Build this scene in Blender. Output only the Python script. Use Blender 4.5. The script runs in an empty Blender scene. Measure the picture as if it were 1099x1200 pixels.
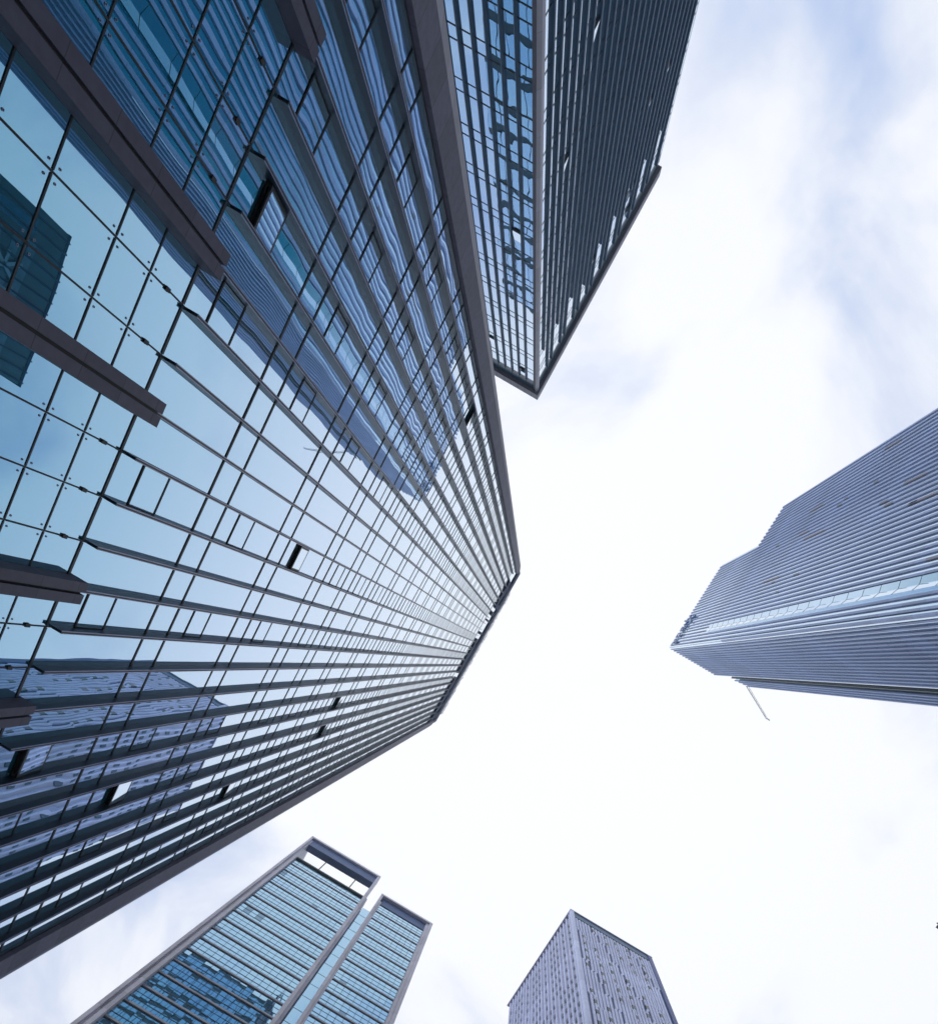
import bpy, math, random
from mathutils import Vector, Matrix
random.seed(7)
sc = bpy.context.scene
C = sc.collection
R = math.radians

# ------------------------------------------------------------------ camera
EYE = 1.6
cam_d = bpy.data.cameras.new('camera')
cam = bpy.data.objects.new('camera', cam_d); C.objects.link(cam)
cam_d.sensor_fit = 'VERTICAL'; cam_d.sensor_height = 36.0; cam_d.sensor_width = 36.0
cam_d.lens = 723.51 / 1200 * 36
cam_d.shift_y = (888.13 - 600) / 1200
cam_d.clip_start = 0.1; cam_d.clip_end = 6000
ux = Vector((0.86054153, -0.4986536, 0.10398492))      # picture right in world axes
uy = Vector((0.5091827, 0.84777859, -0.14833894))      # picture down
uz = Vector((-0.01418644, 0.18059915, 0.98345447))     # into the picture
M = Matrix((ux, -uy, -uz)).transposed().to_4x4()
M.translation = (0, 0, EYE)
cam.matrix_world = M
sc.camera = cam

# ------------------------------------------------------------------ sun, sky, exposure
SUN = Vector((-0.60, -0.45, 0.50)).normalized()
sd = bpy.data.lights.new('sun', 'SUN'); sd.energy = 0.65; sd.angle = R(14); sd.color = (1.0, 0.975, 0.94)
so = bpy.data.objects.new('sun', sd); C.objects.link(so)
so.rotation_euler = SUN.to_track_quat('Z', 'Y').to_euler(); so.location = (0, 0, 400)

w = bpy.data.worlds.new('World'); sc.world = w; w.use_nodes = True
nt = w.node_tree; nt.nodes.clear()
def N(nt, t, **kw):
    n = nt.nodes.new(t)
    for k, v in kw.items(): setattr(n, k, v)
    return n
def math_node(nt, op, a, b=None, clamp=False):
    n = N(nt, 'ShaderNodeMath', operation=op); n.use_clamp = clamp
    for i, v in enumerate((a, b)):
        if v is None: continue
        if isinstance(v, (int, float)): n.inputs[i].default_value = v
        else: nt.links.new(v, n.inputs[i])
    return n.outputs[0]
sky = N(nt, 'ShaderNodeTexSky', sky_type='NISHITA'); sky.sun_disc = False
sky.sun_elevation = math.asin(SUN.z); sky.sun_rotation = math.atan2(SUN.x, SUN.y)
sky.air_density = 1.0; sky.dust_density = 0.2; sky.ozone_density = 2.0
bg1 = N(nt, 'ShaderNodeBackground'); bg1.inputs['Strength'].default_value = 0.15
nt.links.new(sky.outputs[0], bg1.inputs['Color'])
cmix = N(nt, 'ShaderNodeMix', data_type='RGBA')
cmix.inputs[6].default_value = (0.37, 0.51, 0.82, 1); cmix.inputs[7].default_value = (0.865, 0.878, 0.915, 1)
tc = N(nt, 'ShaderNodeTexCoord')
sx = N(nt, 'ShaderNodeSeparateXYZ'); nt.links.new(tc.outputs['Generated'], sx.inputs[0])
zc = math_node(nt, 'MAXIMUM', sx.outputs['Z'], 0.06)
cx = N(nt, 'ShaderNodeCombineXYZ')
nt.links.new(math_node(nt, 'DIVIDE', sx.outputs['X'], zc), cx.inputs['X'])
nt.links.new(math_node(nt, 'DIVIDE', sx.outputs['Y'], zc), cx.inputs['Y'])
cn = N(nt, 'ShaderNodeTexNoise'); cn.inputs['Scale'].default_value = 2.4; cn.inputs['Detail'].default_value = 7
cn.inputs['Roughness'].default_value = 0.52; cn.inputs['Distortion'].default_value = 0.5
mp = N(nt, 'ShaderNodeMapping'); mp.inputs['Location'].default_value = (3.1, 1.7, 0.4)
nt.links.new(cx.outputs[0], mp.inputs[0]); nt.links.new(mp.outputs[0], cn.inputs['Vector'])
# cloud deck thick overhead, thinning away from the zenith
rr = N(nt, 'ShaderNodeVectorMath', operation='DISTANCE'); nt.links.new(cx.outputs[0], rr.inputs[0])
rr.inputs[1].default_value = (0.28, 0.12, 0)
thin = N(nt, 'ShaderNodeMapRange'); nt.links.new(rr.outputs['Value'], thin.inputs['Value'])
thin.inputs['From Min'].default_value = 0.2; thin.inputs['From Max'].default_value = 1.3
thin.inputs['To Min'].default_value = 0.30; thin.inputs['To Max'].default_value = -0.05
cov = math_node(nt, 'ADD', cn.outputs['Fac'], thin.outputs[0])
cr = N(nt, 'ShaderNodeMapRange'); cr.interpolation_type = 'SMOOTHSTEP'; nt.links.new(cov, cr.inputs['Value'])
cr.inputs['From Min'].default_value = 0.24; cr.inputs['From Max'].default_value = 0.70
cr.inputs['To Min'].default_value = 0.0; cr.inputs['To Max'].default_value = 1.0
bg2 = N(nt, 'ShaderNodeBackground'); bg2.inputs['Color'].default_value = (0.92, 0.942, 0.985, 1); bg2.inputs['Strength'].default_value = 1.12
mx = N(nt, 'ShaderNodeMixShader'); nt.links.new(bg1.outputs[0], mx.inputs[1]); nt.links.new(bg2.outputs[0], mx.inputs[2])
nt.links.new(cr.outputs[0], cmix.inputs[0]); nt.links.new(cmix.outputs[2], bg2.inputs['Color'])
fm = N(nt, 'ShaderNodeMapRange'); nt.links.new(cr.outputs[0], fm.inputs['Value']); fm.inputs['To Min'].default_value = 0.72; fm.inputs['To Max'].default_value = 1.0
nt.links.new(fm.outputs[0], mx.inputs[0])
wo = N(nt, 'ShaderNodeOutputWorld'); nt.links.new(mx.outputs[0], wo.inputs['Surface'])

sc.view_settings.view_transform = 'Standard'; sc.view_settings.look = 'None'
sc.view_settings.exposure = 0.27; sc.view_settings.gamma = 1.0
sc.render.engine = 'CYCLES'
sc.cycles.max_bounces = 7; sc.cycles.glossy_bounces = 5; sc.cycles.diffuse_bounces = 3
sc.cycles.caustics_reflective = False; sc.cycles.caustics_refractive = False
sc.cycles.use_denoising = True

# ------------------------------------------------------------------ materials
def mat(name):
    m = bpy.data.materials.new(name); m.use_nodes = True
    m.node_tree.nodes.clear()
    return m, m.node_tree
def plain(name, col, rough=0.5, metal=0.0, var=0.15, scale=1.2, spec=0.5, joint=None, stretch=None):
    """Principled with soft procedural mottling; joint = (pitch, width) of horizontal dark joints along z."""
    m, t = mat(name)
    p = N(t, 'ShaderNodeBsdfPrincipled'); o = N(t, 'ShaderNodeOutputMaterial')
    t.links.new(p.outputs[0], o.inputs[0])
    g = N(t, 'ShaderNodeTexCoord')
    src = g.outputs['Object']
    if stretch:
        ms = N(t, 'ShaderNodeMapping'); ms.inputs['Scale'].default_value = stretch
        t.links.new(src, ms.inputs[0]); src = ms.outputs[0]
    n = N(t, 'ShaderNodeTexNoise'); n.inputs['Scale'].default_value = scale; n.inputs['Detail'].default_value = 5
    t.links.new(src, n.inputs['Vector'])
    mr = N(t, 'ShaderNodeMapRange'); t.links.new(n.outputs['Fac'], mr.inputs['Value'])
    mr.inputs['From Min'].default_value = 0.25; mr.inputs['From Max'].default_value = 0.75
    mr.inputs['To Min'].default_value = 1 - var; mr.inputs['To Max'].default_value = 1 + var
    v = N(t, 'ShaderNodeVectorMath', operation='SCALE'); v.inputs[0].default_value = tuple(min(1, c * .88) for c in col)
    fac = mr.outputs[0]
    if joint:
        s = N(t, 'ShaderNodeSeparateXYZ'); t.links.new(g.outputs['Object'], s.inputs[0])
        q = math_node(t, 'DIVIDE', s.outputs['Z'], joint[0])
        cell = math_node(t, 'FLOOR', q)
        wn = N(t, 'ShaderNodeTexWhiteNoise', noise_dimensions='1D'); t.links.new(cell, wn.inputs['W'])
        shade = math_node(t, 'ADD', math_node(t, 'MULTIPLY', wn.outputs['Value'], 0.22), 0.89)
        fr = math_node(t, 'FRACT', q)
        line = math_node(t, 'GREATER_THAN', fr, joint[1] / joint[0])
        dk = math_node(t, 'ADD', math_node(t, 'MULTIPLY', line, 0.5), 0.5)
        fac = math_node(t, 'MULTIPLY', math_node(t, 'MULTIPLY', fac, shade), dk)
    t.links.new(fac, v.inputs['Scale'])
    t.links.new(v.outputs[0], p.inputs['Base Color'])
    p.inputs['Roughness'].default_value = rough; p.inputs['Metallic'].default_value = metal
    p.inputs['Specular IOR Level'].default_value = spec
    return m
def glass(name, stops, body, wave=0.006, scale=0.9, rough=0.0, stretch=(1, 1, 0.6)):
    """coated facade glass: a tinted mirror whose strength rises towards grazing, over a faint body colour, gently wavy"""
    m, t = mat(name)
    o = N(t, 'ShaderNodeOutputMaterial')
    lw = N(t, 'ShaderNodeLayerWeight'); lw.inputs['Blend'].default_value = 0.5
    ramp = N(t, 'ShaderNodeValToRGB'); e = ramp.color_ramp.elements
    while len(e) < len(stops): e.new(0.5)
    for el, (p, c) in zip(e, stops): el.position = p; el.color = (*c, 1)
    t.links.new(lw.outputs['Facing'], ramp.inputs[0])
    gl = N(t, 'ShaderNodeBsdfGlossy'); gl.inputs['Roughness'].default_value = rough
    t.links.new(ramp.outputs[0], gl.inputs['Color'])
    df = N(t, 'ShaderNodeBsdfDiffuse'); df.inputs['Color'].default_value = (*body, 1)
    ad = N(t, 'ShaderNodeAddShader'); t.links.new(gl.outputs[0], ad.inputs[0]); t.links.new(df.outputs[0], ad.inputs[1])
    if wave:
        g = N(t, 'ShaderNodeTexCoord'); ms = N(t, 'ShaderNodeMapping'); ms.inputs['Scale'].default_value = stretch
        t.links.new(g.outputs['Object'], ms.inputs[0])
        n = N(t, 'ShaderNodeTexNoise'); n.inputs['Scale'].default_value = scale; n.inputs['Detail'].default_value = 1.0
        t.links.new(ms.outputs[0], n.inputs['Vector'])
        b = N(t, 'ShaderNodeBump'); b.inputs['Strength'].default_value = 1.0; b.inputs['Distance'].default_value = wave
        t.links.new(n.outputs['Fac'], b.inputs['Height'])
        t.links.new(b.outputs[0], gl.inputs['Normal'])
    t.links.new(ad.outputs[0], o.inputs[0])
    return m

MIRROR = [(0.0, (.04, .24, .30)), (.28, (.20, .39, .53)), (.42, (.33, .51, .67)), (.58, (.54, .66, .81)), (.80, (.76, .83, .91)), (1.0, (.92, .94, .97))]
M_glass_v = glass('curtain_glass_worn', MIRROR, (.045, .075, .085), wave=0.006, scale=0.7)
M_glass = glass('curtain_glass', MIRROR, (.001, .050, .066), wave=0.0048, scale=0.7)
M_glass_b = glass('twin_glass', MIRROR, (.001, .045, .075), wave=0.009, scale=0.7)
M_glass_c = glass('pale_glass', [(0, (.16, .36, .48)), (.5, (.37, .56, .72)), (.8, (.68, .80, .90)), (1, (.93, .95, .98))], (.003, .040, .065), wave=0.006, scale=0.6)
M_glass_d = glass('dark_glass', [(0, (.06, .12, .18)), (.6, (.22, .32, .42)), (1, (.7, .8, .9))], (.010, .05, .085), wave=0.004)
M_glass_e = glass('pale_cell_glass', [(0, (.02, .10, .13)), (.42, (.03, .18, .24)), (.60, (.52, .66, .80)), (1, (.95, .97, 1))], (.004, .03, .045), wave=0.0)
M_fin = plain('fin_metal', (.014, .036, .060), 0.38, 0.0, 0.12, 0.8, spec=0.3)
M_edge = plain('fin_edge_metal', (.36, .38, .50), 0.35, 0.3, 0.10, 0.8)
M_tfin = plain('twin_fin_metal', (.018, .100, .190), 0.5, 0.0, 0.12, 0.8, spec=0.3)
M_tedge = plain('twin_fin_edge', (.16, .30, .42), 0.35, 0.1, 0.1, 0.8)
M_trans = plain('transom_metal', (.012, .028, .042), 0.45, 0.0, 0.1)
M_black = plain('dark_gasket', (.010, .012, .015), 0.6)
M_stone = plain('grey_granite', (.082, .082, .122), 0.6, 0, 0.16, 5.0, joint=(1.15, 0.02))
M_stone_dark = plain('column_granite', (.150, .145, .200), 0.6, 0, 0.16, 5.0, joint=(1.15, 0.02))
M_stone_lite = plain('pale_granite', (.31, .30, .36), 0.55, 0, 0.12, 4.0, joint=(1.15, 0.02))
M_col_lit = plain('lit_column_facet', (.52, .52, .60), 0.5, 0, 0.10, 0.6, joint=(3.7, 0.03))  # light side of the twin's corner column, brightness put into the colour
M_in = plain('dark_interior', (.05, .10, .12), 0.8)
M_ceil = plain('interior_ceiling', (.55, .56, .58), 0.8)
M_band = plain('blue_roof_band', (.022, .055, .125), 0.7, 0, 0.25, 0.5, spec=0.15)
M_bandteal = plain('teal_roof_band', (.020, .11, .17), 0.3, 0, 0.12, 0.3)
M_fringe = plain('galvanised_steel', (.42, .44, .50), 0.5, 0.3, 0.2, 2.0)
M_Efin = plain('blue_grey_panel', (.30, .41, .67), 0.5, 0.15, 0.12, 0.25, joint=(4.1, 0.05), stretch=(1, 1, .25))
M_Edark = plain('dark_fin_patch', (.11, .13, .17), 0.5)
M_Erust = plain('unpainted_fin_patch', (.31, .29, .34), 0.6)
M_sign = plain('blue_sign_letter', (.13, .28, .56), 0.4)
M_signlite = plain('pale_sign_letter', (.35, .55, .60), 0.4)
M_Crib = plain('pale_frame_stone', (.80, .77, .84), 0.55, 0, 0.10, 0.7, joint=(3.2, 0.03))
M_Cslot = plain('dark_floor_slot', (.018, .060, .085), 0.5)
M_Csill = plain('grey_sill', (.42, .46, .54), 0.45, 0.1)
M_Cbeam = plain('blue_beam_soffit', (.13, .20, .38), 0.5, 0, 0.12, 0.6)
M_Drib = plain('pale_rib', (.80, .85, 1.1), 0.5, 0, 0.07, 0.8, joint=(3.6, 0.04))
M_Dwall = plain('blue_grey_wall', (.045, .075, .20), 0.4, 0.1, 0.12, 0.4)
M_Dside = plain('grey_side_wall', (.58, .58, .70), 0.5, 0, 0.08, 0.4)
M_skyglint = plain('painted_sky_glint', (.8, .8, .82), 0.7)  # white colour stands in for bright sky mirrored by the tilted panes
M_Dband = plain('blue_parapet', (.03, .12, .24), 0.4, 0, .1)
M_Fwall = plain('teal_cladding', (.015, .15, .19), 0.4, 0, .15, .3)
M_Fstrip = plain('pale_teal_strip', (.10, .30, .38), 0.3, 0, .25, .4)
M_Dcol = plain('blue_column', (.09, .13, .33), 0.5, 0, .1)
M_Dwin = plain('dark_window', (.010, .045, .075), 0.15)
M_roof = plain('roof_membrane', (.25, .25, .26), 0.8)
M_jib = plain('white_crane_paint', (.95, .95, .95), 0.5)
M_ground = plain('paving', (.26, .25, .25), 0.8, 0, 0.2, 0.25)
M_road = plain('asphalt', (.05, .05, .052), 0.85, 0, 0.25, 0.8)

# ------------------------------------------------------------------ mesh helpers
class MB:
    def __init__(s): s.v = []; s.f = []; s.m = []; s.mats = []
    def mi(s, m):
        if m not in s.mats: s.mats.append(m)
        return s.mats.index(m)
    def hexa(s, pts, m):
        b = len(s.v); s.v += [tuple(p) for p in pts]; i = s.mi(m)
        for q in ((0, 3, 2, 1), (4, 5, 6, 7), (0, 1, 5, 4), (1, 2, 6, 5), (2, 3, 7, 6), (3, 0, 4, 7)):
            s.f.append(tuple(b + k for k in q)); s.m.append(i)
    def box(s, x0, x1, y0, y1, z0, z1, m):
        if x0 > x1: x0, x1 = x1, x0
        if y0 > y1: y0, y1 = y1, y0
        s.hexa([(x0, y0, z0), (x1, y0, z0), (x1, y1, z0), (x0, y1, z0), (x0, y0, z1), (x1, y0, z1), (x1, y1, z1), (x0, y1, z1)], m)
    def prism(s, poly, z0, z1, m):
        a = sum(poly[i][0] * poly[(i + 1) % len(poly)][1] - poly[(i + 1) % len(poly)][0] * poly[i][1] for i in range(len(poly)))
        if a < 0: poly = poly[::-1]
        n = len(poly); b = len(s.v); i = s.mi(m)
        s.v += [(x, y, z0) for x, y in poly] + [(x, y, z1) for x, y in poly]
        s.f.append(tuple(b + k for k in reversed(range(n)))); s.m.append(i)
        s.f.append(tuple(b + n + k for k in range(n))); s.m.append(i)
        for k in range(n):
            l = (k + 1) % n
            s.f.append((b + k, b + l, b + n + l, b + n + k)); s.m.append(i)
    def bar(s, p, q, r, m):
        p = Vector(p); q = Vector(q); d = (q - p).normalized()
        a = d.cross(Vector((0, 0, 1)))
        if a.length < 1e-3: a = Vector((1, 0, 0))
        a.normalize(); b = d.cross(a)
        s.hexa([p + (-a - b) * r, p + (a - b) * r, p + (a + b) * r, p + (-a + b) * r,
                q + (-a - b) * r, q + (a - b) * r, q + (a + b) * r, q + (-a + b) * r], m)
    def disc(s, c, n, r, h, m, seg=10):
        c = Vector(c); n = Vector(n).normalized(); a = n.orthogonal().normalized(); b = n.cross(a)
        k0 = len(s.v); i = s.mi(m)
        for z in (0, h):
            for k in range(seg):
                t = 2 * math.pi * k / seg
                s.v.append(tuple(c + n * z + (a * math.cos(t) + b * math.sin(t)) * r))
        s.f.append(tuple(k0 + k for k in reversed(range(seg)))); s.m.append(i)
        s.f.append(tuple(k0 + seg + k for k in range(seg))); s.m.append(i)
        for k in range(seg):
            l = (k + 1) % seg
            s.f.append((k0 + k, k0 + l, k0 + seg + l, k0 + seg + k)); s.m.append(i)
    def build(s, name, parent=None, label=None, stuff=False):
        me = bpy.data.meshes.new(name); me.from_pydata(s.v, [], s.f)
        for m in s.mats: me.materials.append(m)
        me.polygons.foreach_set('material_index', s.m); me.update()
        o = bpy.data.objects.new(name, me); C.objects.link(o)
        if parent:
            o.parent = parent
            b = parent.get('_base') or (parent.parent and parent.parent.get('_base'))
            if b: me.transform(Matrix.Translation((-b[0], -b[1], -b[2])))
        if label: o['label'] = label
        if stuff: o['kind'] = 'stuff'
        return o
def thing(name, label, cat, base):
    o = bpy.data.objects.new(name, None); C.objects.link(o); o.location = base
    o['label'] = label; o['category'] = cat; o['_base'] = list(base)
    return o
class Face:
    """a facade plane: axis 'x' or 'y', coordinate, outward sign; s runs along the other axis"""
    def __init__(f, axis, c, sign): f.a = axis; f.c = c; f.s = sign
    def box(f, mb, s0, s1, z0, z1, p0, p1, m):
        a, b = f.c + f.s * p0, f.c + f.s * p1
        if f.a == 'x': mb.box(a, b, s0, s1, z0, z1, m)
        else: mb.box(s0, s1, a, b, z0, z1, m)
    def pt(f, s, z, p=0.0):
        return Vector((f.c + f.s * p, s, z)) if f.a == 'x' else Vector((s, f.c + f.s * p, z))
    def prism(f, mb, poly, z0, z1, m):           # poly of (s, p)
        mb.prism([(f.pt(s, 0, p).x, f.pt(s, 0, p).y) for s, p in poly], z0, z1, m)
    def panel(f, mb, s0, s1, z0, z1, m, tilt=0.2, p=0.0, th=0.03, lean=0.0):
        """a pane a few hundredths of a degree off the plane of its neighbours"""
        ta = R(random.uniform(-tilt, tilt)); tb = R(random.uniform(-tilt, tilt)); hs, hz = (s1 - s0) / 2, (z1 - z0) / 2
        q = []
        for pp in (p - th, p):
            for (i, j) in ((-1, -1), (1, -1), (1, 1), (-1, 1)):
                q.append(f.pt((s0 + s1) / 2 + i * hs, (z0 + z1) / 2 + j * hz, pp + math.tan(ta) * i * hs + math.tan(tb) * j * hz - lean * (j - 1) / 2 * 1))
        flip = (f.a == 'x') == (f.s > 0)
        if not flip: q = [q[1], q[0], q[3], q[2], q[5], q[4], q[7], q[6]]
        mb.hexa(q, m)
def view_size(pts):
    """solid extent of a patch in the picture, to pick which panes are built as parts of their own"""
    out = []
    for p in pts:
        d = Vector(p) - Vector((0, 0, EYE)); zz = d.dot(uz)
        if zz < 0.1: return 0
        out.append((723.5 * d.dot(ux) / zz + 549.5, 723.5 * d.dot(uy) / zz + 888.1))
    x = [p[0] for p in out]; y = [p[1] for p in out]
    if max(x) < 0 or min(x) > 1099 or max(y) < 0 or min(y) > 1200: return 0
    a = 0
    for i in range(len(out)):
        j = (i + 1) % len(out); a += out[i][0] * out[j][1] - out[j][0] * out[i][1]
    return abs(a) / 2

# ------------------------------------------------------------------ ground
g = MB(); g.box(-3000, 3000, -3000, 3000, -0.6, 0.0, M_ground); go = g.build('ground'); go['kind'] = 'structure'
g = MB(); g.box(12, 26, -2500, 2500, 0.0, 0.004, M_road); ro = g.build('road'); ro['kind'] = 'structure'
g = MB(); g.box(11.6, 12.0, -2500, 2500, 0.0, 0.13, M_stone_lite); g.box(26.0, 26.4, -2500, 2500, 0.0, 0.13, M_stone_lite)
kb = g.build('kerb'); kb['kind'] = 'structure'

# ================================================================== 1. the near tower (facade X = -11)
D_ = 11.0
def zz(v): return EYE + v * D_
FA = Face('x', -11.0, +1)
PITCH = 0.1068 * D_
def fy(k): return (-0.054 + 0.1068 * k) * D_
YL, YR = -12.17, 18.10
near = thing('office_tower', 'nearest glass tower with dark fins and stone pilasters filling the left half', 'office tower', (-22.0, 3.0, 0.0))
b = MB(); b.box(-37.0, -11.22, YL + 0.02, YR - 0.02, 0.0, zz(10.75), M_in)
b.box(-36.6, -11.6, YL + .4, YR - .4, zz(10.75), zz(10.8), M_roof)
b.build('core_wall', near)
# side and back glazing with spandrel bands
b = MB()
for fc, s0, s1 in ((Face('y', YR, 1), -37.0, -11.9), (Face('y', YL, -1), -37.0, -11.9), (Face('x', -37.0, -1), YL, YR)):
    n = int((s1 - s0) / 1.2); st = (s1 - s0) / n
    z = 0.4
    while z < zz(10.3):
        for i in range(n):
            if fc.a == 'y': fc.panel(b, s0 + i * st + .06, s0 + (i + 1) * st - .06, z + .9, z + 4.1, M_glass_b, 0.3, 0.03)
            else: fc.panel(b, s0 + i * st + .06, s0 + (i + 1) * st - .06, z + .9, z + 4.1, M_glass_b, 0.3, 0.03)
        z += 4.23
b.build('side_glazing', near)

LINES = [.19, .295, .53, .635, .875, .978, 1.122, 1.219, 1.328, 1.69, 1.797, 2.17, 2.275, 2.649, 2.758, 3.02, 3.13, 3.405, 3.512, 3.787, 3.888]
n = 0
while 4.165 + .3845 * n < 9.75:
    LINES += [4.165 + .3845 * n, 4.165 + .3845 * n + .107]; n += 1
ZTOP = 9.80
ys = [YL] + [fy(k) for k in range(-9, 16)] + [YR]
WBAY = {-9, -7, -5, -3, 1, 4, 8, 10, 12, 14}
OPEN = {(1, 2.275), (-9, 5.703), (-7, 5.703), (-5, 5.703), (-3, 5.703), (4, 5.703), (8, 3.888), (10, 3.888), (12, 5.703), (14, 5.703),
        (-9, 3.512), (8, 7.23), (4, 8.38), (10, 1.797), (12, 2.758), (-5, 1.328), (8, 1.328)}
OPEN = {(k, round(v, 2)) for k, v in OPEN}
panes = []; wins = []
lev = [-.145] + LINES + [ZTOP]
for bi in range(len(ys) - 1):
    k = bi - 10
    for li in range(len(lev) - 1):
        a, c = lev[li], lev[li + 1]
        tall = (c - a) > .2 and a >= 1.328
        cuts = [(a, c, None)]
        if tall and k in WBAY:
            op = any(k == kk and abs(a - vv) < .06 for kk, vv in OPEN)
            u0, u1 = a + .083, a + .187
            cuts = [(a, u0, None), (u0, u1, 'open' if op else 'shut'), (u1, c, None)]
        for (p, q, wk) in cuts:
            y0, y1 = ys[bi] + .02, ys[bi + 1] - .02
            z0, z1 = zz(p) + .02, zz(q) - .02
            ar = view_size([FA.pt(y0, z0), FA.pt(y1, z0), FA.pt(y1, z1), FA.pt(y0, z1)])
            (wins if wk else panes).append((ar, y0, y1, z0, z1, wk))
def pick(): return M_glass_v if random.random() < .09 else M_glass
panes.sort(key=lambda t: -t[0])
rest = MB()
for i, (ar, y0, y1, z0, z1, _) in enumerate(panes):
    if i < 100:
        m = MB(); FA.panel(m, y0, y1, z0, z1, pick(), 0.13, -0.01); m.build('glass_panel', near)
    else: FA.panel(rest, y0, y1, z0, z1, pick(), 0.13, -0.01)
rest.build('glass_panel', near, stuff=True)
wins.sort(key=lambda t: (t[5] != 'open', -t[0]))
rest = MB()
for i, (ar, y0, y1, z0, z1, wk) in enumerate(wins):
    m = MB()
    f0, f1 = y0 + .04, y1 - .04
    if wk == 'open':
        # frame round the opening, dark room behind, sash hung from its top edge
        for (a, c, d, e) in ((f0, f0 + .06, z0, z1), (f1 - .06, f1, z0, z1), (f0 + .06, f1 - .06, z0, z0 + .06), (f0 + .06, f1 - .06, z1 - .06, z1)):
            FA.box(m, a, c, d, e, -.15, .012, M_black)
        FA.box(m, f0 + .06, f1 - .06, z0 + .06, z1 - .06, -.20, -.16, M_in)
        wo_ = m.build('window', near, label='opening window pushed outward')
        s = MB(); lean = 0.08 + random.uniform(-.02, .02)
        h = z1 - z0 - .08
        for (i0, i1, j0, j1, mm, off) in ((f0 + .08, f1 - .08, .08, .92, M_glass, .0), (f0, f0 + .08, 0, 1, M_trans, .012), (f1 - .08, f1, 0, 1, M_trans, .012), (f0 + .08, f1 - .08, 0, .08, M_trans, .012), (f0 + .08, f1 - .08, .92, 1, M_trans, .012)):
            za, zb = z0 + .04 + h * j0, z0 + .04 + h * j1
            pa, pb = lean * (1 - j0), lean * (1 - j1)
            q = []
            for dp in (-.02, .03):
                q += [FA.pt(i0, za, .03 + pa + dp + off * 0), FA.pt(i1, za, .03 + pa + dp), FA.pt(i1, zb, .03 + pb + dp), FA.pt(i0, zb, .03 + pb + dp)]
            s.hexa(q, mm)
        s.build('sash', wo_)
    else:
        tgt = m if i < 95 else rest
        FA.panel(tgt, f0, f1, z0 + .04, z1 - .04, M_glass, 0.22, 0.0)
        for (a, c, d, e) in ((f0 - .04, f0, z0, z1), (f1, f1 + .04, z0, z1), (f0, f1, z0 - .02, z0 + .035), (f0, f1, z1 - .035, z1 + .02)):
            FA.box(tgt, a, c, d, e, -.04, .015, M_black)
        if i < 95: m.build('window', near)
rest.build('window', near, stuff=True)
# transoms (pairs at every floor)
for v in LINES:
    m = MB(); thin = v < 1.3
    h = .018 if thin else .036
    for i in range(len(ys) - 1):
        FA.box(m, ys[i] + .03, ys[i + 1] - .03, zz(v) - h, zz(v) + h, -.05, .008 if thin else .014, M_trans)
    m.build('transom', near)
PIL = (-7, -3, 0, 4, 7, 11, 14)
for k in range(-9, 16):
    y = fy(k)
    m = MB(); z0 = zz(1.345); z1 = zz(9.78)
    FA.box(m, y - .036, y + .036, z0, z1, -.05, .26, M_fin)
    FA.box(m, y - .042, y - .022, z0 + .01, z1, .253, .277, M_edge)
    FA.box(m, y + .022, y + .042, z0 + .01, z1, .253, .277, M_edge)
    m.build('fin', near)
    m = MB(); FA.box(m, y - .018, y + .018, 0.0, zz(1.345) - .004, -.05, .004, M_black); m.build('glazing_joint', near)
    if k in PIL:
        m = MB(); zt = zz(1.345)
        FA.box(m, y - .29, y - .035, 0.0, zt, .0, .44, M_stone)
        FA.box(m, y + .035, y + .29, 0.0, zt, .0, .44, M_stone)
        FA.box(m, y - .036, y + .036, 0.0, zt - .03, .0, .34, M_black)
        m.build('pilaster', near)
    else:
        m = MB(); FA.box(m, y - .045, y + .045, zz(1.273) - .075, zz(1.273) + .075, .006, .035, M_black); m.build('bracket', near)
bolts = []
for v in (.53, .635, .875, .978, 1.122, 1.219):
    for k in range(-9, 16):
        if k in PIL: continue
        for dy, dz in ((.12, .12), (-.12, .12), (.12, -.12), (-.12, -.12)):
            c = FA.pt(fy(k) + dy, zz(v) + dz, -.012)
            bolts.append((view_size([c, c + Vector((0, .1, 0)), c + Vector((0, .1, .1)), c + Vector((0, 0, .1))]), c))
bolts.sort(key=lambda t: -t[0])
m = MB(); m.disc((0, 0, 0), (1, 0, 0), .023, .014, M_edge, 12); m.disc((.013, 0, 0), (1, 0, 0), .012, .005, M_fin, 10)
bolt = m.build('glass_bolt'); bolt.parent = near; bolt.location = bolts[0][1] - Vector(near.location)
for ar, c in bolts[1:100]:
    o = bolt.copy(); C.objects.link(o); o.parent = near; o.location = c - Vector(near.location)
m = MB()
for ar, c in bolts[100:]: m.disc(c, (1, 0, 0), .023, .014, M_edge, 8)
m.build('glass_bolt', near, stuff=True)
# end columns with a splayed outer face
for (s0, sg) in ((YL, -1), (YR, 1)):
    m = MB()
    FA.prism(m, [(s0, -.3), (s0, .25), (s0 + sg * .92, .25), (s0 + sg * .92, -.3)], 0, zz(10.35), M_stone_dark)
    m.build('end_column', near)
    m = MB()
    FA.prism(m, [(s0 + sg * .922, -.3), (s0 + sg * .922, .246), (s0 + sg * 1.46, .03), (s0 + sg * 1.46, -.3)], 0, zz(10.30), M_stone_lite)  # paler granite paints the brighter light on the turned face
    m.build('splayed_trim', near)
    m = MB(); FA.box(m, s0 - sg * .03 - .03, s0 - sg * .03 + .03, 0.0, zz(10.0), -.02, .05, M_trans); m.build('edge_mullion', near)
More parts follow.
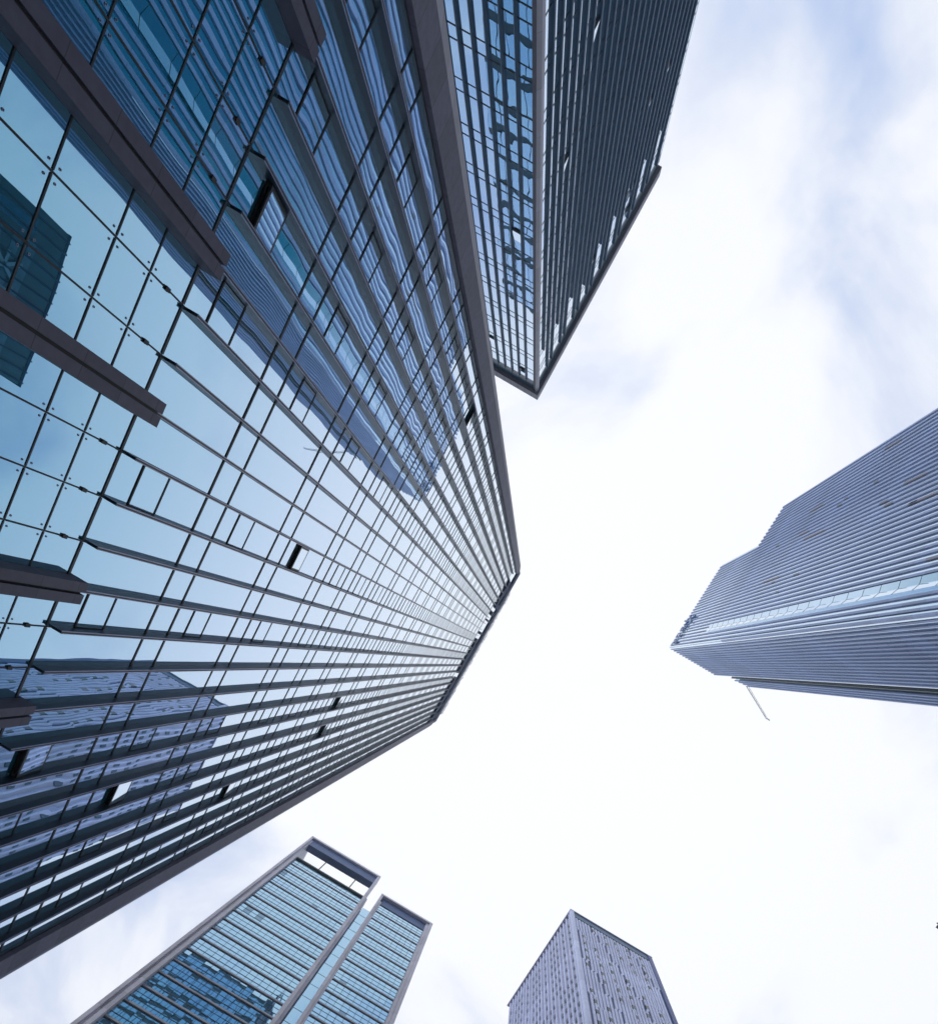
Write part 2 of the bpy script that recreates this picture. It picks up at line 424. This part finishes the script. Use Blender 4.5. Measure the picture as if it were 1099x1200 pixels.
# crown: broken dark louvres, a bright slot, a solid dark band and a steel fringe
m = MB()
FA.box(m, YL + .03, YR - .03, zz(9.81), zz(10.35), -.22, -.06, M_glass_b)
y = YL + 1.2
while y < YR - .3:
    wdt = random.uniform(.25, .9)
    if not (-2.6 < y < -1.2) and random.random() < .93:
        za = 9.78 + random.uniform(0, .12); zb = 10.14 + random.uniform(0, .18)
        FA.box(m, y, min(y + wdt, YR - .1), zz(za), zz(zb), -.05, random.uniform(.14, .26), M_band)
    y += wdt + random.choice((.03, .05, .14))
m.build('louvre_strip', near)
m = MB()
FA.box(m, YL - .9, YR + .9, zz(10.45), zz(10.84), -.2, .12, M_band)
m.build('roof_band', near)
m = MB()
y = YL + 3.0
while y < YR - .5:
    h = random.uniform(.15, .42)
    m.bar(FA.pt(y, zz(10.86), .1), FA.pt(y + random.uniform(-.2, .2), zz(10.86 + h), .12), .04, M_fringe)
    if random.random() < .6: m.bar(FA.pt(y, zz(10.86 + h * .9), .1), FA.pt(y + .55, zz(10.88), .1), .04, M_fringe)
    y += random.uniform(.28, .6)
m.bar(FA.pt(YL + 3, zz(11.05), .05), FA.pt(YR - .6, zz(11.05), .05), .045, M_fringe)
m.build('roof_lattice', near)

# ================================================================== 2. the twin beyond it
TX, TY = -18.9, -32.0
twin = thing('office_tower', 'dark finned glass tower with pale corner column, at the top behind the nearest tower', 'office tower', (-30.0, -47.0, 0.0))
b = MB(); b.box(-40.0, TX - .22, -62.0, TY - .22, 0.0, EYE + 92.4, M_in); b.build('core_wall', twin)
b = MB(); b.box(-40.2, TX - .0, -62.2, -62.0, 0, EYE + 91, M_glass_d); b.box(-40.2, -40.0, -62.0, TY, 0, EYE + 91, M_glass_d); b.build('rear_wall', twin)
TR = Face('x', TX, 1); TL = Face('y', TY, 1)
TLEV = []
z = 60.4 - 3.72 * 16
while z < 90: TLEV.append(z); z += 3.72
for face, s_in, s_out, sg, nb in ((TR, TY - .45, -62.0, -1, 27), (TL, TX - .45, -40.0, -1, 19)):
    st = (s_out - s_in) / nb
    pn = []
    for i in range(nb):
        s0, s1 = sorted((s_in + st * i, s_in + st * (i + 1)))
        for z in TLEV:
            for z0, z1 in ((z, z + .95), (z + .95, z + 3.72)):
                z0 = max(z0, -1.5)
                if z0 >= 89.3: continue
                z1 = min(z1, 89.3)
                op = (z1 - z0) > 1.5 and random.random() < (.035 if face is TL else .03)
                pn.append((view_size([face.pt(s0, EYE + z0), face.pt(s1, EYE + z0), face.pt(s1, EYE + z1), face.pt(s0, EYE + z1)]), s0, s1, EYE + z0, EYE + z1, op))
    pn.sort(key=lambda t: -t[0])
    rest = MB(); nw = 0
    for i, (ar, s0, s1, z0, z1, op) in enumerate(pn):
        if op and z1 > 40 and nw < 16:
            nw += 1; hh = z0 + (z1 - z0) * .55
            face.panel(rest, s0 + .02, s1 - .02, hh, z1 - .02, M_glass_b, .25, -.01)
            m = MB(); face.box(m, s0 + .1, s1 - .1, z0 + .05, hh - .05, -.08, -.04, M_skyglint)  # pale sheet paints the sky glint of the open sash
            face.panel(m, s0 + .14, s1 - .14, z0 + .1, hh - .1, M_glass_b, .1, .05, .03, lean=.12)
            m.build('window', twin, label='opening window pushed outward')
        elif i < 50:
            m = MB(); face.panel(m, s0 + .02, s1 - .02, z0 + .02, z1 - .02, M_glass_b, .25, -.01); m.build('glass_panel', twin)
        else: face.panel(rest, s0 + .02, s1 - .02, z0 + .02, z1 - .02, M_glass_b, .25, -.01)
    rest.build('glass_panel', twin, stuff=True)
    for z in TLEV:
        m = MB()
        for dz in (0, .95):
            if 0 < z + dz + EYE < EYE + 89:
                face.box(m, min(s_in, s_out), max(s_in, s_out), EYE + z + dz - .032, EYE + z + dz + .032, -.04, .015, M_trans)
        if m.v: m.build('transom', twin)
    for i in range(1, nb):
        s = s_in + st * i
        m = MB(); cut = face is TR and i % 3 == 1
        zt = EYE + (83.4 if cut else 89.9)
        if face is TR and i == 10: zt = EYE + 86.2
        face.box(m, s - (.085 if face is TR else .06), s + (.085 if face is TR else .06), 0.0, zt, -.05, .20, M_tfin)
        face.box(m, s - .09, s - .05, 0.0, zt, .19, .215, M_tedge)
        m.build('fin', twin)
    m = MB(); face.box(m, min(s_out, s_in), max(s_out, s_in), EYE + 89.3, EYE + 91.7, -.22, -.02, M_bandteal); m.build('roof_band', twin)
m = MB()
m.prism([(TX - .42, TY + .10), (TX - .06, TY + .18), (TX + .01, TY + .10), (TX - .42, TY - .3)], 0.0, EYE + 91.68, M_stone)
m.build('corner_column', twin)
m = MB(); m.prism([(TX - .055, TY + .18), (TX + .20, TY - .06), (TX + .18, TY - .45), (TX - .3, TY - .45), (TX - .06, TY)], 0.0, EYE + 91.68, M_col_lit); m.build('corner_column', twin)  # facet turned to +X, painted paler as the column's lit side
m = MB(); m.box(-40.3, TX + .45, -62.3, TY + .45, EYE + 91.7, EYE + 93.2, M_stone_lite)
for i in range(26): m.box(TX - .5 - i * 1.11 - .02, TX - .5 - i * 1.11 + .02, TY + .451, TY + .456, EYE + 91.7, EYE + 93.2, M_black)
m.build('coping', twin)

# ================================================================== 3. the finned tower on the right
EX, EY = 32.5, -24.6
fin_t = thing('skyscraper', 'tall skyscraper of blue-grey vertical fins with stepped roof on the right side', 'skyscraper', (45.0, -42.0, 0.0))
ZU, ZL = EYE + 195.0, EYE + 164.5
m = MB()
m.box(EX + .05, EX + 16.5, -52.5, EY - .05, 0, ZU - .3, M_glass_e)
m.build('tower_shaft', fin_t)
m = MB()
m.box(EX + .05, EX + 30, -62.7, -52.52, 0, ZL - .3, M_glass_e)
m.box(49.1, 54.4, -44, EY - .6, 0, EYE + 183.2, M_glass_e)
m.box(51.2, 54.4, EY - .58, EY - .05, 0, EYE + 183.2, M_glass_e)
m.build('lower_shaft', fin_t)
FE = Face('x', EX, -1); FY = Face('y', EY, 1); FS = Face('y', -22.2, 1)
def efin(face, s, z0, z1, t=.47, p=.15, q=0.0):
    m = MB(); face.prism(m, [(s - t / 2, -.06 + q), (s - t / 2 * .8, p + q), (s + t / 2 * .8, p + q), (s + t / 2, -.06 + q)], z0, z1, M_Efin)
    return m
ne = 0
for i in range(38):
    s = -62.55 + i * 1.0
    if -30.15 < s < -28.0: continue
    if s > -24.9: break
    zt = ZL
    if s > -30.5: zt = EYE + 164.5 - (s + 30.2) * 3.4
    m = efin(FE, s, 0.0, zt, q=.0 if s > -52.5 else 0)
    if s > -52.3:                       # the upper tier carries on, a little shallower
        FE.prism(m, [(s - .22, -.06), (s - .18, .13), (s + .18, .13), (s + .22, -.06)], zt + .02, ZU, M_Efin)
    m.build('fin', fin_t); ne += 1
for s in (-29.6, -28.55):
    m = MB(); FE.prism(m, [(s - .12, -.06), (s - .10, .17), (s + .10, .17), (s + .12, -.06)], EYE + 161, ZU, M_Efin); m.build('fin', fin_t)
# glazed V groove with chevron floor lines, and the two bright corner strips
m = MB()
zv = EYE + 161
FE.prism(m, [(-30.0, -.04), (-30.0, .32), (-29.1, .03), (-28.2, .32), (-28.2, -.04)], 0, zv, M_glass_e)
m.build('glass_groove', fin_t)
z = 8.0
while z < zv - 1:
    m = MB()
    m.bar(FE.pt(-30.0, z, .335), FE.pt(-29.1, z, .045), .012, M_trans); m.bar(FE.pt(-29.1, z, .045), FE.pt(-28.2, z, .335), .012, M_trans); z += 4.1
    m.build('groove_transom', fin_t)
m = MB(); FE.box(m, -25.0, -24.72, 0, ZU - .2, -.03, .30, M_glass_e); FY.box(m, EX - .02, EX + .5, 0, ZU - .25, -.03, .06, M_glass_e); m.build('corner_glass', fin_t)
m = MB(); FE.prism(m, [(-24.72, -.05), (-24.72, .42), (-24.45, .42), (-24.45, -.05)], 0, EYE + 141, M_Efin); m.build('fin', fin_t)
for i in range(16):
    s = EX + .75 + i * 1.0
    if s > 48.9: break
    efin(FY, s, 0.0, ZU).build('fin', fin_t)
for s in (51.3, 52.25, 53.2, 54.2): efin(FY, s, 0.0, EYE + 183.5 - (s - 51.3) * 1.1).build('fin', fin_t)
m = MB(); FY.box(m, 49.95, 50.2, 0, EYE + 183.6, -.58, .0, M_trans); m.build('groove_bar', fin_t)
m = MB(); m.box(EX + .2, EX + 16.4, -52.3, EY - .2, ZU - .3, ZU - .1, M_roof); m.box(EX + .2, EX + 29.8, -62.5, -52.7, ZL - .3, ZL - .1, M_roof); m.build('roof', fin_t)
# odd fin panels: dark and unpainted lengths
for (mm, nm, n_) in ((M_Edark, 'dark_fin_panel', 11), (M_Erust, 'bare_fin_panel', 10)):
    for _ in range(n_):
        m = MB()
        i = random.randint(2, 31); s = -62.55 + i
        z0 = EYE + random.uniform(55, 150); L = random.uniform(1.2, 3) if mm is M_Edark else random.uniform(3, 9)
        FE.box(m, s - .13, s + .13, z0, z0 + L, .145, .156, mm)
        FE.prism(m, [(s + .19, .145), (s + .235, -.02), (s + .25, -.02), (s + .205, .145)], z0, z0 + L, mm)
        m.build(nm, fin_t)
# blue letters standing at the roof edge of the tall tier
def strokes(mb, face, s0, z0, w, h, segs, r, m, p):
    for (a, b_, c, d) in segs: mb.bar(face.pt(s0 + a * w, z0 + b_ * h, p), face.pt(s0 + c * w, z0 + d * h, p), r, m)
sign = thing('rooftop_sign', 'blue emblem and letters fixed at the roof edge of the finned skyscraper', 'sign', (EX - .5, -30.0, EYE + 183))
m = MB(); cz = EYE + 189.5; cy = -33.6
for k in range(5):
    a = math.pi / 2 + k * 2 * math.pi / 5
    m.bar(FE.pt(cy + .5 * math.cos(a), cz + 1.2 * math.sin(a), .32), FE.pt(cy + 1.7 * math.cos(a), cz + 5.6 * math.sin(a), .32), .20, M_sign)
m.disc(FE.pt(cy, cz, .3), (-1, 0, 0), .55, .12, M_signlite, 12)
m.build('emblem', sign)
G1 = [(0, .1, 1, .1), (0, .9, 1, .9), (.5, 0, .5, 1), (0, .5, 1, .5), (0, .1, 0, .5), (1, .5, 1, .9)]
G2 = [(0, 0, 0, 1), (1, 0, 1, 1), (0, .5, 1, .5), (0, 1, 1, 1), (.5, .5, .5, 0)]
G3 = [(0, 0, 1, 1), (0, 1, 1, 0), (0, .5, 1, .5), (.5, 0, .5, 1)]
for (s, gl, hh) in ((-31.6, G1, 6.5), (-29.2, G2, 6.0), (-27.0, G3, 6.0)):
    m = MB(); strokes(m, FE, s, EYE + 187.2, 1.25, hh, gl, .11, M_sign, .32); m.build('letter', sign)
# window-cleaning crane arm reaching off the roof
crane = thing('crane_arm', 'thin white crane arm poking off the roof edge of the finned skyscraper', 'crane', (52.9, -27.5, EYE + 183.2))
m = MB(); a = Vector((54.0, -26.0, EYE + 185.5)); c = Vector((64.9, -20.05, EYE + 184.0))
side = Vector((.26, -.47, 0))
for o_ in (side * .5, -side * .5, Vector((0, 0, .5))): m.bar(a + o_, c + o_ * .6, .045, M_jib)
for i in range(10):
    t0, t1 = i / 10, (i + 1) / 10
    p = a.lerp(c, t0); q = a.lerp(c, t1); m.bar(p + side * .5, q - side * .5, .025, M_jib); m.bar(p - side * .5, q + Vector((0, 0, .5)), .025, M_jib)
m.build('jib', crane)
m = MB(); m.box(52.2, 53.8, -28.3, -26.7, EYE + 183.21, EYE + 185.8, M_jib); m.bar((53.0, -26.55, EYE + 185.2), a, .15, M_jib); m.build('mast', crane)
m = MB(); m.bar(c, c + Vector((.3, .2, -1.6)), .14, M_jib); m.build('hook', crane)

# ================================================================== 4. the framed tower at the bottom (facade Y = 53.7)
CY = 53.7
FC = Face('y', CY, -1)
framed = thing('office_tower', 'banded pale glass tower with stone columns and an open rectangular frame at its roof', 'office tower', (-7.0, 65.0, 0.0))
RP = 3.15
def cz_(v): return EYE + v
m = MB(); m.box(-20.6, -4.9, CY + .25, CY + 22, 0, cz_(108.6), M_in); m.box(-4.9, -2.4, CY + 2.2, CY + 21, 0, cz_(108.4), M_in); m.box(-2.4, 8.2, CY + .25, CY + 22, 0, cz_(110.0), M_in)
m.build('core_wall', framed)
nbk = 0
for (x0, x1, zt) in ((-20.1, -5.5, 109.0), (-2.0, 7.6, 110.1)):
    nc = round((x1 - x0) / 1.05); st = (x1 - x0) / nc
    z = zt - RP * 34
    fl = 0
    stuff = MB(); keep = 0
    cand = []
    while z < zt - .5:
        z0, z1 = max(-1.4, z), z + RP
        if z1 > -1:
            m = MB(); FC.box(m, x0, x1, cz_(z0), cz_(z0 + .30), -.16, -.10, M_Cslot)
            FC.box(m, x0, x1, cz_(z0 + .30), cz_(z0 + .60), -.12, .07, M_Csill)
            FC.box(m, x0, x1, cz_(z0 + 2.3), cz_(z0 + 2.35), -.10, .012, M_Cslot)
            FC.box(m, x0, x1, cz_(z0 + 1.29), cz_(z0 + 1.36), -.10, .02, M_Cslot)
            m.build('floor_band', framed)
            for i in range(nc):
                for a_, b_ in ((.60, 1.28), (1.36, RP)):
                    cand.append((x0 + i * st + .03, x0 + (i + 1) * st - .03, cz_(z0 + a_), cz_(z1 if b_ == RP else z0 + b_), random.random()))
        z += RP
    cand.sort(key=lambda t: -view_size([FC.pt(t[0], t[2]), FC.pt(t[1], t[2]), FC.pt(t[1], t[3]), FC.pt(t[0], t[3])]))
    for i, (a_, b_, c_, d_, rn) in enumerate(cand):
        if i < 50:
            m = MB(); FC.panel(m, a_, b_, c_, d_, M_glass_c, .35, -.02); m.build('glass_panel', framed)
        elif rn < .015:
            FC.panel(stuff, a_, b_, c_, d_, M_glass_d, .35, -.02)
        else: FC.panel(stuff, a_, b_, c_, d_, M_glass_c, .35, -.02)
    stuff.build('glass_panel', framed, stuff=True)
# recessed glazed slot between the two blocks
m = MB(); FG = Face('y', CY + 1.6, -1)
z = 2.0
while z < 108: FG.panel(m, -4.5, -2.8, cz_(z), cz_(z + RP - .12), M_glass_c, .3, 0); z += RP
FG.box(m, -4.55, -2.75, 0, cz_(108.3), -.3, -.1, M_trans)
m.build('slot_glazing', framed)
def col(x0, x1, zt, p, groove=None):
    m = MB(); FC.box(m, x0, x1, 0, cz_(zt), -1.2, p, M_Crib)
    m.build('column', framed)
col(-21.42, -21.0, 119.9, .70); col(-20.98, -20.62, 119.0, .35); col(-20.6, -20.1, 109.2, .62)
col(-5.5, -4.95, 119.9, .70); col(-4.93, -4.55, 108.9, .40)
col(-2.83, -2.35, 113.4, .70); col(-2.33, -2.0, 110.6, .55); col(7.6, 8.15, 113.0, .45); col(8.17, 8.78, 113.4, .72)
m = MB()
FC.box(m, -20.98, -5.52, cz_(116.6), cz_(119.5), -1.2, .30, M_Cbeam)
FC.box(m, -21.44, -4.93, cz_(119.5), cz_(120.1), -1.25, .74, M_Crib)
m.build('roof_beam', framed)
m = MB(); FC.box(m, -20.1, -5.5, cz_(108.95), cz_(109.4), -.3, .30, M_Cslot); m.build('parapet', framed)
for x in (-15.6, -8.8):
    m = MB(); FC.box(m, x - .09, x + .09, cz_(109.4), cz_(116.6), -.5, -.3, M_trans); m.build('roof_post', framed)
m = MB(); FC.box(m, -2.0, 7.6, cz_(110.3), cz_(113.0), -.8, .12, M_Cbeam); FC.box(m, -2.85, 8.8, cz_(113.0), cz_(113.55), -1.25, .74, M_Crib); m.build('roof_beam', framed)
m = MB()
for (x0, x1, zt) in ((-21.42, -20.62, 119.5), (-5.5, -4.95, 119.5)): m.box(x0, x1, CY + 1.2, CY + 22, cz_(109), cz_(zt) if x0 < -20 else cz_(109.5), M_Crib)
m.box(-21.42, -21.0, CY + 1.2, CY + 22.2, 0, cz_(109), M_Crib); m.box(8.3, 8.78, CY + 1.25, CY + 22.2, 0, cz_(113), M_Crib)
m.build('side_wall', framed)

# ================================================================== 5. the ribbed tower (corner at 40.5, 49.1)
DX, DY = 40.55, 49.1
ribbed = thing('office_tower', 'smaller pale tower with zigzag vertical ribs and dark roof edge at the bottom centre', 'office tower', (52.0, 64.0, 0.0))
ZD = EYE + 153.2
FDX = Face('x', DX, -1); FDY = Face('y', DY, -1)
m = MB(); m.box(DX + .02, 63.9, DY + .02, 80.4, 0, ZD - 1.2, M_Dside); m.build('tower_shaft', ribbed)
m = MB(); FDY.box(m, DX + 1.0, 62.8, 0, ZD - 2.9, -.01, .05, M_Dwall); m.build('rib_wall', ribbed)
m = MB(); m.box(DX + 1.1, 62.7, DY + .1, DY + .5, ZD - 2.9, ZD - .45, M_Dband)
FDY.box(m, DX + .6, 63.95, ZD - 2.9, ZD - .35, .0, .28, M_Dband); m.build('roof_band', ribbed)
m = MB(); m.box(DX - .62, 64.2, DY - .55, 80.6, ZD - .33, ZD, M_Dside); m.build('coping', ribbed)
m = MB(); FDY.box(m, DX - .55, DX + .42, 0, ZD - .34, -.3, .5, M_Drib); m.build('corner_column', ribbed)
m = MB(); FDY.box(m, 62.85, 64.0, 0, ZD - .34, -.3, .52, M_Dcol); m.build('corner_column', ribbed, label='dark blue corner column at the far edge')
FH = 3.6; nfl = 42
nr = 25; st = (62.7 - (DX + .9)) / nr
dark = []
for i in range(nr):
    s = DX + .9 + (i + .5) * st
    m = MB(); prev = None
    for f in range(nfl):
        z0 = f * FH; z1 = min(z0 + FH, ZD - 2.95)
        nj = math.floor((f + i * .62) / 4.0)
        off = .44 * (1 if nj % 2 else 0) - .22
        zj = z0 + .55
        if prev is not None and prev != off:
            a = [FDY.pt(s + prev - .26, z0, 0.04), FDY.pt(s + prev + .26, z0, .04), FDY.pt(s + prev + .26, z0, .34), FDY.pt(s + prev - .26, z0, .34)]
            c = [FDY.pt(s + off - .26, zj, 0.04), FDY.pt(s + off + .26, zj, .04), FDY.pt(s + off + .26, zj, .34), FDY.pt(s + off - .26, zj, .34)]
            m.hexa([a[3], a[2], a[1], a[0], c[3], c[2], c[1], c[0]], M_Drib)
            z0 = zj
        FDY.box(m, s + off - .26, s + off + .26, z0, z1, .04, .34, M_Drib)
        prev = off
        if i % 4 == 1 and (f + i * 2) % 7 not in (0, 1): dark.append((FDY, s + off - .34, s + off + .34, f * FH + 1.2, f * FH + 2.5))
    m.build('rib', ribbed)
nx = 22; stx = (80.3 - DY - .5) / nx
for i in range(nx):
    s = DY + .9 + i * stx
    m = MB(); FDX.box(m, s - .20, s + .20, 0, ZD - .34 + random.uniform(-.1, .0), .0, .36, M_Drib); m.build('rib', ribbed)
    for f in range(nfl):
        if (i % 3 != 2) == ((f // 7) % 2 == 0) or i % 2 == 0: dark.append((FDX, s + .30, s + stx - .30, f * FH + 1.0, f * FH + 2.3))
dark.sort(key=lambda t: -view_size([t[0].pt(t[1], t[3]), t[0].pt(t[2], t[3]), t[0].pt(t[2], t[4]), t[0].pt(t[1], t[4])]))
rest = MB()
for i, (fc, a, b_, z0, z1) in enumerate(dark):
    m = MB() if i < 100 else rest
    fc.box(m, a, b_, z0, z1, .0, .09 if fc is FDX else .352, M_Dwin)
    if i < 100: m.build('window', ribbed)
rest.build('window', ribbed, stuff=True)

# ================================================================== 6. the teal tower off to the right, its corner at the picture's edge
teal = thing('office_tower', 'dark teal tower whose corner just enters at the right edge, mirrored in the near glass', 'office tower', (100.0, -10.0, 0.0))
FF = Face('x', 88.0, -1); ZF = EYE + 115.8
m = MB(); m.box(88.05, 118, -23.5, 4.0, 0, ZF - .5, M_Fwall); m.build('tower_shaft', teal)
m = MB(); m.box(87.9, 118.2, -23.6, 4.2, ZF - .5, ZF, M_band); m.build('coping', teal)
for i in range(14):
    m = MB(); s = -22.0 + i * 1.95; FF.box(m, s - .12, s + .12, 60, ZF - .6, -.02, .9, M_band); m.build('fin', teal)
m = MB()
for i in range(26): FF.box(m, -18.5, 3.4, 20 + i * 3.6, 20 + i * 3.6 + 1.5, -.02, .05, M_Fstrip)
m.build('window_strip', teal)
m = MB(); FF.panel(m, -21.5, -19.4, ZF - 14, ZF - 7, M_glass_d, .2, .1); m.build('window', teal)

# ------------------------------------------------------------------ city air
hm = bpy.data.materials.new('city_air'); hm.use_nodes = True; ht = hm.node_tree; ht.nodes.clear()
pv = N(ht, 'ShaderNodeVolumePrincipled'); pv.inputs['Density'].default_value = 0.0010
pv.inputs['Color'].default_value = (.90, .94, 1.0, 1); pv.inputs['Anisotropy'].default_value = 0.0
ho = N(ht, 'ShaderNodeOutputMaterial'); ht.links.new(pv.outputs[0], ho.inputs['Volume'])
b = MB(); b.box(-3100, 3100, -3100, 3100, -1.6, 215.0, hm)
hz = b.build('haze'); hz['kind'] = 'stuff'

# ------------------------------------------------------------------ pale sign letters near the teal tower's roof
for (s0, gl) in ((-14.5, [(0, 0, 1, 1), (0, 1, 1, 0), (0, .5, .5, .5)]), (-9.0, [(0, 0, 0, 1), (0, 1, 1, 1), (0, .5, 1, .5), (0, 0, 1, 0)])):
    m = MB(); strokes(m, FF, s0, ZF - 15, 4.2, 7.5, gl, .28, M_signlite, .35); m.build('sign_letter', teal)
